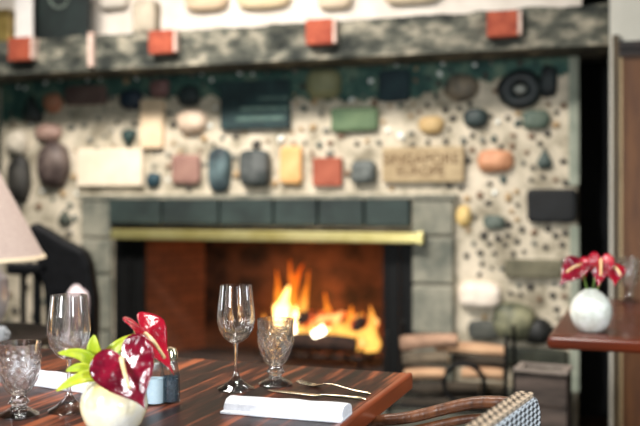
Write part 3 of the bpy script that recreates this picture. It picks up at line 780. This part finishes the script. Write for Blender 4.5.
Cr = spot(547, 336, tz)                             # near left corner of the right table
rt = thing('dining_table', 'dark cherry dining table at right carrying the white globe vase', 'table', (Cr.x, Cr.y, 0), ROT)
RX, RY = 1.0, 1.05
bm = BM(); box(bm, 0, RX, 0, RY, tz - .036, tz); obj('tabletop', bm, cherry_m, rt, smooth=False, mods=[('BEVEL', dict(width=.012, segments=4))])
bm = BM(); lathe(bm, [(.06, .03), (.05, .1), (.045, .6), (.09, .714)], 20, M=Matrix.Translation((RX * .55, RY * .5, 0))); obj('pedestal', bm, iron_m, rt)
for k in range(4):
    M = Matrix.Translation((RX * .55, RY * .5, 0)) @ Matrix.Rotation(k * math.pi / 2 + .78, 4, 'Z')
    bm = BM(); box(bm, .03, .38, -.03, .03, 0, .05, M); obj('foot', bm, iron_m, rt, smooth=False)

# ================================================================ GLASSES
def wine_glass(label, p, group):
    t = thing('wine_glass', label, 'glass', p, 0, group)
    outer = [(.0045, .092), (.012, .0945), (.024, .103), (.0335, .118), (.0375, .135), (.0375, .150), (.0345, .178), (.0315, .207)]
    inner = [(.0305, .207), (.0335, .178), (.0365, .150), (.0365, .135), (.0325, .119), (.023, .1045), (.011, .0965), (0, .0955)]
    bm = BM(); lathe(bm, [(0, .092)] + outer + inner, 40); obj('bowl', bm, glass, t)
    bm = BM(); lathe(bm, [(0, .029), (.0062, .029), (.0044, .036), (.0035, .05), (.0037, .08), (.0045, .092), (0, .092)], 20); obj('stem', bm, glass, t)
    bm = BM(); lathe(bm, [(0, 0), (.035, 0), (.0368, .0012), (.0365, .0028), (.034, .0045), (.026, .0085), (.018, .0140), (.011, .021), (.0062, .029), (0, .029)], 48); obj('foot', bm, glass, t)
    return t
def goblet(label, p, group, hs=1.0):
    t = thing('water_goblet', label, 'glass', p, 0, group)
    fac = lambda a, z, k: 1 + (.05 * math.cos(9 * a) * math.cos((z - .05) * 150) if .046 < z < .112 and k < NB else 0)
    outer = [(.012, .040), (.019, .046), (.028, .062), (.0345, .082), (.0365, .1), (.0365, .118), (.0375, .137)]
    inner = [(.0355, .137), (.0342, .118), (.0338, .1), (.0315, .083), (.025, .064), (.015, .051), (0, .048)]
    P = smooth_path([(r, 0, z) for r, z in outer], 5); outer = [(p.x, p.z) for p in P]; NB = len(outer) + 1
    bm = BM(); lathe(bm, [(0, .040)] + outer + inner, 72, fac); obj('bowl', bm, cut_glass, t)
    fk = lambda a, z, k: 1 + .06 * math.cos(8 * a)
    bm = BM(); lathe(bm, [(0, .0145), (.015, .0145), (.011, .019), (.014, .023), (.018, .027), (.014, .033), (.012, .040), (0, .040)], 48, fk); obj('stem', bm, cut_glass, t)
    bm = BM(); lathe(bm, [(0, 0), (.032, 0), (.0345, .0015), (.0345, .004), (.0315, .006), (.025, .0095), (.017, .0145), (0, .0145)], 48, lambda a, z, k: 1 + .02 * math.cos(16 * a)); obj('foot', bm, cut_glass, t)
    t.scale = (1, 1, hs)
    return t
GW, GG = 'stemmed wine glasses on the front table', 'faceted water goblets'
wine_glass('tall empty wine glass standing in front of the fire', spot(236, 389.5, tz), GW)
wine_glass('tall empty wine glass behind the green leaves at the left', spot(69, 411, tz), GW)
goblet('short faceted water goblet right of the wine glass before the fire', spot(275.5, 385, tz), GG, .98)
goblet('short faceted water goblet at the left edge of the front table', spot(19, 416, tz), GG, .93)
goblet('faceted water goblet on the right table behind the globe vase', spot(629, 303, tz), GG, 1.2)

# salt and pepper shakers behind the red flowers
sh_glass = [glass_mat('shaker_glass', (.75, .85, .9, 1)), mat('pepper', (30, 34, 40), (70, 76, 84), 200, .9), mat('salt', (226, 230, 232), (240, 240, 240), 200, .9)]
for (px, py, fill, lab) in ((155, 404, 2, 'glass salt shaker with steel cap behind the red flower'), (170, 402, 1, 'dark pepper shaker with steel cap right of the salt shaker')):
    t = thing('shaker', lab, 'shaker', spot(px, py, tz), 0, 'salt and pepper shakers')
    fk = lambda a, z, k: 1 + .05 * math.cos(8 * a)
    bm = BM(); lathe(bm, [(0, 0), (.017, 0), (.018, .004), (.0175, .05), (.014, .07), (.0125, .078), (0, .078)], 40, fk); obj('bottle', bm, sh_glass[0], t)
    bm = BM(); lathe(bm, [(0, .003), (.0145, .003), (.0148, .048), (0, .048)], 24); obj('filling', bm, sh_glass[fill], t)
    bm = BM(); lathe(bm, [(0, .078), (.0145, .078), (.0145, .092), (.011, .100), (0, .104)], 24); obj('cap', bm, chrome_m, t)

# ================================================================ NAPKINS AND CUTLERY
def napkin(label, p, L, Wd, rz):
    bm = BM(); n = 22
    prof = []
    for (y, z) in ((-1, .05), (-.98, .35), (-.9, .62), (-.5, .86), (0, .95), (.5, .86), (.9, .62), (.98, .35), (1, .05), (.9, 0), (-.9, 0)):
        prof.append((y, z))
    rings = []
    for i in range(n + 1):
        x = -L / 2 + L * i / n
        ring = []
        for (y, z) in prof:
            k = 1 + .10 * noise.noise(Vector((x * 25, y, 3.0)))
            ring.append(bm.verts.new((x + .003 * noise.noise(Vector((y * 2, z * 3, i * 0.1))), y * Wd / 2, max(0, z) * .026 * k)))
        rings.append(ring)
    for A, B in zip(rings, rings[1:]):
        for k in range(len(prof)):
            j = (k + 1) % len(prof); bm.faces.new((A[k], A[j], B[j], B[k]))
    bm.faces.new(rings[0][::-1]); bm.faces.new(rings[-1])
    t = thing('napkin', label, 'napkin', p, rz, 'folded white napkins')
    obj('folded_cloth', bm, napkin_m, t)
    bm = BM(); box(bm, -L / 2 - .002, L / 2 + .002, -Wd / 2 - .012, Wd / 2 - .004, 0.0002, .0052); obj('lower_fold', bm, napkin_m, t, smooth=False, mods=[('BEVEL', dict(width=.002, segments=2))])
    return t
p1 = spot(230, 409, tz); p2 = spot(347, 418, tz)
napkin('rolled white napkin on the striped table below the cutlery', (p1 + p2) / 2, (p2 - p1).length, .058, math.atan2((p2 - p1).y, (p2 - p1).x))
p1 = spot(4, 377, tz); p2 = spot(103, 391, tz)
napkin('rolled white napkin behind the glasses at the left', (p1 + p2) / 2, (p2 - p1).length, .05, math.atan2((p2 - p1).y, (p2 - p1).x))

def knife(label, a, b):
    t = thing('table_knife', label, 'knife', a, math.atan2((b - a).y, (b - a).x), 'cutlery by the napkin'); L = (b - a).length
    bm = BM(); tube(bm, [(L * .55, 0, .004), (L * .7, 0, .005), (L * .95, 0, .0055), (L, 0, .0045)], [.003, .0042, .0055, .003], 10, .7); obj('handle', bm, chrome_m, t)
    bm = BM(); tube(bm, [(0, .001, .0022), (L * .08, 0, .0022), (L * .5, 0, .003), (L * .56, 0, .004)], [.002, .0075, .0075, .003], 10, .2); obj('blade', bm, chrome_m, t)
def fork(label, a, b):
    t = thing('table_fork', label, 'fork', a, math.atan2((b - a).y, (b - a).x), 'cutlery by the napkin'); L = (b - a).length
    bm = BM(); tube(bm, [(L * .36, 0, .009), (L * .5, 0, .011), (L * .75, 0, .006), (L * .96, 0, .0045), (L, 0, .004)], [.0028, .0025, .0035, .006, .003], 10, .5); obj('handle', bm, chrome_m, t)
    bm = BM(); tube(bm, [(L * .2, 0, .003), (L * .26, 0, .0035), (L * .37, 0, .009)], [.010, .011, .003], 10, .18); obj('neck', bm, chrome_m, t)
    for k in range(4):
        y = -.0085 + k * .0057
        bm = BM(); tube(bm, [(0, y, .008), (L * .06, y, .004), (L * .22, y, .003)], [.0008, .0014, .0018], 6); obj('tine', bm, chrome_m, t)
fork('steel fork nearest the fire, lying right of the goblet', spot(299, 384, tz), spot(371, 396, tz))
knife('steel knife between the fork and the rolled napkin', spot(268, 391, tz), spot(366, 402, tz))

# ================================================================ VASES AND FLOWERS
pearl = mat('pearl_shell_glaze', (206, 204, 194), (240, 240, 236), 26, .22, .25, coat=.6, c3=(222, 226, 216), bump_scale=40)
red_m = mat('glossy_red_spathe', (150, 8, 34), (184, 16, 46), 24, .22, .5, coat=.8, bump_scale=34)
dark_red = mat('glossy_dark_red_spathe', (84, 4, 26), (136, 10, 40), 24, .18, .6, coat=1.0, bump_scale=30)
spadix_m = mat('cream_spadix', (226, 186, 120), (240, 214, 170), 60, .6, .4)
leaf_m = mat('yellow_green_leaf', (148, 174, 22), (204, 206, 56), 18, .4, .3)
stem_m = mat('green_stem', (96, 128, 44), (120, 150, 60), 20, .5)

def frame_mat(origin, tip, normal):
    y = tip.normalized(); z = (normal - y * normal.dot(y)).normalized(); x = y.cross(z)
    M = Matrix((x, y, z)).transposed().to_4x4(); M.translation = origin; return M
def heart_surface(bm, L, W, cup, M, fold=0.0):
    """heart leaf: notch near the origin, tip at +y*L, upper side +z."""
    N = 44; rows = []
    out = []
    for i in range(N):
        t = 2 * math.pi * i / N
        hx_ = 16 * math.sin(t) ** 3; hy = 13 * math.cos(t) - 5 * math.cos(2 * t) - 2 * math.cos(3 * t) - math.cos(4 * t)
        out.append((hx_ / 32 * W, (12 - hy) / 29 * L - .10 * L))
    c = Vector((0, L * .28, 0))
    for k in range(1, 9):
        f = k / 8; row = []
        for (x, y) in out:
            px = c.x + (x - c.x) * f; py = c.y + (y - c.y) * f
            z = cup * ((px / (W / 2)) ** 2) - .10 * L * max(0, py / L - .6) ** 2 * 3 + fold * abs(px) + .012 * math.sin(py / L * 9) * abs(px) / W
            row.append(bm.verts.new(M @ Vector((px, py, z))))
        rows.append(row)
    cc = bm.verts.new(M @ c)
    for i in range(N): bm.faces.new((cc, rows[0][i], rows[0][(i + 1) % N]))
    for A, B in zip(rows, rows[1:]):
        for i in range(N):
            j = (i + 1) % N; bm.faces.new((A[i], B[i], B[j], A[j]))
SOL = [('SOLIDIFY', dict(thickness=.0012, offset=-1))]
def view_pt(px, py, d): return Vector(((px - 320) / F * d, d, H - (py - HOR) / F * d))

def anthurium(parent, base, tip, normal, W, cup, m, foot, sp=None, fold=0.0):
    """positions in world; parent sits unrotated at its base."""
    o0 = parent.location
    L = (tip - base).length
    M = frame_mat(base - o0, tip - base, normal)
    bm = BM(); heart_surface(bm, L, W, cup, M, fold)
    s = obj('spathe', bm, m, parent, mods=SOL)
    if sp is None: sp = [(0, L * .12, .003), (0, L * .35, .018), (0, L * .62, .026)]
    bm = BM(); P = smooth_path([M @ Vector(q) for q in sp], 6); n = len(P)
    tube(bm, P, [.0042 * (1 - .45 * i / n) for i in range(n)], 10); obj('spadix', bm, spadix_m, s)
    b = M @ Vector((0, L * .05, -.002))
    bm = BM(); tube(bm, smooth_path([foot - o0, (foot - o0) * .4 + b * .6 + Vector((0, .006, .008)), b], 8), .0028, 8); obj('stem', bm, stem_m, parent)

def blade_leaf(parent, pts, wid, normal):
    o0 = parent.location
    P = smooth_path([p - o0 for p in pts], 8); n = len(P) - 1
    bm = BM(); rows = []
    for i, p in enumerate(P):
        t = (P[min(i + 1, n)] - P[max(i - 1, 0)]).normalized(); s = t.cross(normal).normalized(); f = i / n
        ww = wid * max(.06, math.sin(math.pi * (f * .92 + .08)) ** .8)
        nn = s.cross(t)
        rows.append([bm.verts.new(p + s * ww * k + nn * abs(k) * ww * .35) for k in (-1, -.5, 0, .5, 1)])
    for A, B in zip(rows, rows[1:]):
        for k in range(4): bm.faces.new((A[k], A[k + 1], B[k + 1], B[k]))
    obj('leaf', bm, leaf_m, parent, mods=SOL)

def globe_vase(label, p, r, h, glaze):
    t = thing('globe_vase', label, 'vase', p, 0, 'round white vases')
    prof = [(0, 0), (.45, 0), (.62, .03), (.84, .18), (.97, .36), (1.0, .48), (.95, .62), (.80, .78), (.56, .90), (.34, .97), (.27, 1.0)]
    inn = [(.23, .99), (.28, .95), (.70, .76), (.88, .5), (.70, .18), (0, .06)]
    bm = BM(); lathe(bm, [(a * r, b * h) for a, b in prof + inn], 48); obj('body', bm, glaze, t)
    return t
# front arrangement
dv = 1.43
vp = spot(114, 433, tz)
vase1 = globe_vase('round white vase holding the flowers and green leaves on the striped table', vp, .054, .100, mat('cream_pearl_glaze', (246, 218, 146), (248, 246, 240), 9, .22, .08, coat=.6, c3=(246, 236, 204), bump_scale=60))
mouth = vp + Vector((0, 0, .098)); root1 = vp + Vector((0, 0, .012))
fl = thing('flower_arrangement', 'dark red anthuriums with yellow green leaves in the front vase', 'flowers', (vp.x, vp.y, vp.z + .098))
def vp_(px, py, d=1.42): return view_pt(px, py, d)
toCam = Vector((.15, -1, .25))
anthurium(fl, vp_(118, 349, 1.385), vp_(148, 417, 1.345), Vector((-.12, -1, .38)), .103, .008, dark_red, mouth + Vector((0, 0, -.03)),
          [(0, .016, .003), (.002, .040, .014), (.004, .070, .020)])
anthurium(fl, vp_(136, 320, 1.46), vp_(180, 380, 1.43), Vector((.80, -.42, .42)), .080, .010, red_m, mouth + Vector((.006, .006, -.03)),
          [(.006, .030, .003), (.018, .052, .016), (.020, .086, .016)])
up = Vector((.05, -.95, .35))
blade_leaf(fl, [mouth + Vector((-.004, 0, -.02)), vp_(101, 372, 1.42), vp_(82, 355, 1.41), vp_(58, 353, 1.40)], .0105, up)
blade_leaf(fl, [mouth + Vector((-.002, 0, -.02)), vp_(100, 366, 1.43), vp_(94, 350, 1.42), vp_(94, 335, 1.42)], .0135, up)
blade_leaf(fl, [mouth + Vector((-.006, -.004, -.02)), vp_(99, 376, 1.40), vp_(78, 379, 1.38), vp_(56, 391, 1.37)], .0098, up)
blade_leaf(fl, [mouth + Vector((0, .004, -.02)), vp_(104, 366, 1.44), vp_(118, 346, 1.44), vp_(140, 333, 1.45)], .0105, up)
blade_leaf(fl, [mouth + Vector((-.006, 0, -.02)), vp_(97, 374, 1.41), vp_(80, 368, 1.40), vp_(66, 371, 1.39)], .009, up)
# right arrangement
vq = spot(591, 331.5, tz)
vase2 = globe_vase('round white vase holding small red flowers on the right cherry table', vq, .060, .122, pearl)
mq = vq + Vector((0, 0, .12))
fl2 = thing('flower_arrangement', 'bunch of red anthuriums in the vase on the right table', 'flowers', tuple(mq))
dq = vq.y
anthurium(fl2, view_pt(601, 256, dq), view_pt(598, 291, dq - .03), Vector((-.15, -1, .2)), .070, .010, red_m, mq + Vector((0, 0, -.03)))
anthurium(fl2, view_pt(582, 263, dq), view_pt(556, 288, dq - .05), Vector((-.4, -.8, .5)), .075, .012, dark_red, mq + Vector((-.004, 0, -.03)))
anthurium(fl2, view_pt(612, 264, dq - .0), view_pt(616, 289, dq - .05), Vector((.4, -.9, .35)), .070, .010, red_m, mq + Vector((.004, 0, -.03)))
anthurium(fl2, view_pt(578, 260, dq + .03), view_pt(585, 284, dq + .0), Vector((.1, -.9, .5)), .075, .012, red_m, mq + Vector((0, .004, -.03)))

# ================================================================ BISTRO CHAIRS
weave = bpy.data.materials.new('black_white_weave'); weave.use_nodes = True
nt = weave.node_tree; b_ = nt.nodes['Principled BSDF']; b_.inputs['Roughness'].default_value = .45
tc = nt.nodes.new('ShaderNodeTexCoord'); mp = nt.nodes.new('ShaderNodeMapping'); mp.inputs['Scale'].default_value = (.42, 1.0, 1.15); mp.inputs['Rotation'].default_value = (0, R(45), 0)
mp.inputs['Location'].default_value = (.0013, .0017, .0011)
ck = nt.nodes.new('ShaderNodeTexChecker'); ck.inputs['Scale'].default_value = 140
ck.inputs['Color1'].default_value = lin((232, 236, 242)); ck.inputs['Color2'].default_value = lin((26, 28, 34))
nt.links.new(tc.outputs['Object'], mp.inputs[0]); nt.links.new(mp.outputs[0], ck.inputs['Vector'])
nt.links.new(ck.outputs['Color'], b_.inputs['Base Color'])
rattan = mat('rattan_cane', (70, 38, 20), (112, 66, 36), 40, .4, .2, stretch=(1, 1, .3), coat=.3)

weave_brown = weave.copy(); weave_brown.name = 'brown_black_weave'
for n in weave_brown.node_tree.nodes:
    if n.type == 'TEX_CHECKER': n.inputs['Color1'].default_value = lin((196, 174, 150)); n.inputs['Color2'].default_value = lin((34, 26, 22))
def bistro_chair(label, loc, rz):
    t = thing('bistro_chair', label, 'chair', loc, rz)
    # seat
    bm = BM(); box(bm, -.2, .2, -.2, .2, .43, .455); obj('seat', bm, weave, t, smooth=False, mods=[('BEVEL', dict(width=.012, segments=3))])
    # back: rounded top corners
    bm = BM(); pts = []
    hw, zt_, zb_, r_ = .21, .80, .50, .05
    for k in range(9): a = math.pi / 2 * k / 8; pts.append((hw - r_ + r_ * math.cos(a), zt_ - r_ + r_ * math.sin(a)))
    for k in range(9): a = math.pi / 2 + math.pi / 2 * k / 8; pts.append((-hw + r_ + r_ * math.cos(a), zt_ - r_ + r_ * math.sin(a)))
    pts += [(-hw, zb_), (hw, zb_)]
    fr = [bm.verts.new((x, -.245, z)) for x, z in pts]; bk = [bm.verts.new((x, -.215, z)) for x, z in pts]
    bm.faces.new(fr); bm.faces.new(bk[::-1])
    for i in range(len(pts)): j = (i + 1) % len(pts); bm.faces.new((fr[i], bk[i], bk[j], fr[j]))
    obj('backrest', bm, weave, t, smooth=False, mods=[('BEVEL', dict(width=.006, segments=2, limit_method='ANGLE'))])
    bm = BM(); box(bm, -.165, .165, -.2455, -.2145, .797, .808); obj('top_rail', bm, weave_brown, t, smooth=False, mods=[('BEVEL', dict(width=.005, segments=2))])
    for s in (-1, 1):
        bm = BM(); tube(bm, smooth_path([(s * .205, -.205, .776), (s * .218, -.12, .765), (s * .222, 0, .725), (s * .222, .10, .70), (s * .215, .145, .66), (s * .2, .16, .45)], 6), .011, 10)
        tube(bm, smooth_path([(s * .205, -.205, .745), (s * .216, -.12, .738), (s * .220, 0, .70), (s * .220, .09, .672)], 6), .008, 10)
        obj('arm', bm, rattan, t)
        bm = BM(); tube(bm, [(s * .19, .17, 0), (s * .185, .165, .44)], .014, 10); obj('leg', bm, rattan, t)
        bm = BM(); tube(bm, [(s * .19, -.22, 0), (s * .19, -.2, .45), (s * .19, -.205, .55)], .014, 10); obj('leg', bm, rattan, t)
    bm = BM()
    for y in (-.18, .165): tube(bm, [(-.187, y, .2), (.187, y, .2)], .009, 8)
    obj('stretcher', bm, rattan, t)
    return t
ch = bistro_chair('black and white woven bistro chair tucked at the right of the striped table', (.062, 1.448, 0), R(61.3))

# ================================================================ LEFT: LAMP, SIDE TABLE, BLACK CHAIR
lz = .67
sp = Vector((-1.245, 3.0, 0))
st = thing('side_table', 'round dark side table under the lamp at the left edge', 'table', sp)
bm = BM(); lathe(bm, [(0, lz - .03), (.33, lz - .03), (.345, lz - .015), (.34, lz), (0, lz)], 40); obj('top', bm, darkwood_m, st)
bm = BM(); lathe(bm, [(0, 0), (.2, 0), (.18, .03), (.04, .06), (.035, .5), (.07, lz - .03), (0, lz - .03)], 28); obj('pedestal', bm, darkwood_m, st)
lp = thing('table_lamp', 'table lamp with wide pinkish beige shade at the left edge', 'lamp', (sp.x, sp.y, lz))
shade_m = mat('pinkish_linen_shade', (170, 150, 143), (184, 166, 156), 120, .9, .1)
bm = BM()
zs0, zs1 = H - 59 * 3.0 / F - lz, H + 62 * 3.0 / F - lz
lathe(bm, [(.305, zs0), (.095, zs1), (.092, zs1), (.302, zs0), (.305, zs0)], 48); sh = obj('lamp_shade', bm, shade_m, lp)
bm = BM(); lathe(bm, [(.306, zs0), (.3075, zs0), (.3025, zs0 + .012), (.299, zs0 + .012)], 48); obj('shade_trim', bm, mat('cream_trim', (226, 206, 176)), sh)
bm = BM(); lathe(bm, [(0, 0), (.13, 0), (.14, .015), (.17, .06), (.185, .12), (.182, .19), (.14, .232), (.05, .245), (.03, .27), (0, .27)], 36)
obj('lamp_base', bm, mat('pale_ceramic', (208, 196, 196), (224, 214, 212), 8, .3, coat=.4), lp)
bm = BM(); tube(bm, [(0, 0, .26), (0, 0, zs1 - .03)], .008, 10)
for a in (0, 2.09, 4.19): tube(bm, [(0, 0, zs1 - .03), (.094 * math.cos(a), .094 * math.sin(a), zs1 - .004)], .003, 6)
obj('stem', bm, brass_m, lp)
cp = Vector(((-4 - 320) / F * 2.86, 2.86, lz))
t = thing('cup', 'small white cup on the dark side table below the lamp', 'cup', cp)
bm = BM(); lathe(bm, [(0, 0), (.02, 0), (.03, .02), (.033, .045), (.0305, .045), (.027, .02), (.017, .005), (0, .005)], 28); obj('body', bm, mat('white_china', (232, 232, 234), rough=.2), t)
bm = BM(); tube(bm, [(.028 + .014 * math.sin(a), 0, .024 + .013 * math.cos(a)) for a in [math.pi * k / 8 for k in range(9)]], .003, 6); obj('handle', bm, mat('white_china_handle', (228, 228, 230), rough=.2), t)

# black armchair beside the hearth, tall sloping back
dch = 4.05
black_leather = mat('black_leather', (7, 8, 10), (14, 15, 18), 30, .6, .2, spec=.15)
o_px = view_pt(66, 200, dch)
bc = thing('armchair', 'black armchair with sloping back between the lamp and the fireplace', 'chair', (o_px.x, o_px.y, 0), 0)
def cx(px): return (px - 66) / F * dch
def czz(py): return H - (py - HOR) / F * dch
prof = [(cx(97), .40), (cx(98), czz(300)), (cx(92), czz(262)), (cx(86), czz(250)), (cx(66), czz(240)), (cx(48), czz(229)), (cx(34), czz(222)), (cx(30), czz(232)), (cx(38), czz(256)), (cx(46), czz(290)), (cx(50), .40)]
bm = BM()
A = [bm.verts.new((x, -.05, z)) for x, z in prof]; B = [bm.verts.new((x, .06, z)) for x, z in prof]
bm.faces.new(A); bm.faces.new(B[::-1])
for i in range(len(prof)): j = (i + 1) % len(prof); bm.faces.new((A[i], B[i], B[j], A[j]))
obj('backrest', bm, black_leather, bc, smooth=False, mods=[('BEVEL', dict(width=.02, segments=3))])
bm = BM(); box(bm, cx(10), cx(98), -.48, .06, .32, .42); obj('seat', bm, black_leather, bc, smooth=False, mods=[('BEVEL', dict(width=.03, segments=3))])
bm = BM(); box(bm, cx(9), cx(52), -.05, .03, czz(274), czz(263)); obj('arm', bm, black_leather, bc, smooth=False, mods=[('BEVEL', dict(width=.012, segments=2))])
for px in (24, 38):
    bm = BM(); box(bm, cx(px) - (.008 if px == 24 else .014), cx(px) + (.008 if px == 24 else .014), -.03, .01, .42, czz(274)); obj('arm_post', bm, black_leather, bc, smooth=False)
for x in (cx(12), cx(94)):
    for y in (-.44, .02):
        bm = BM(); tube(bm, [(x, y, 0), (x, y, .32)], [.014, .022], 10); obj('leg', bm, iron_m, bc)
bm = BM(); rock(bm, .055, .045, .16, 2, 3.0, .08, 4, Matrix.Rotation(R(8), 4, 'Y'))
pc = view_pt(74, 325, dch - .12)
tag(obj('cushion', bm, mat('pale_pink_cloth', (206, 186, 190), (226, 210, 212), 30, .9, .2), None, loc=(pc.x, pc.y, .42 + .16)), 'pale pink cushion upright on the black armchair seat', 'cushion')
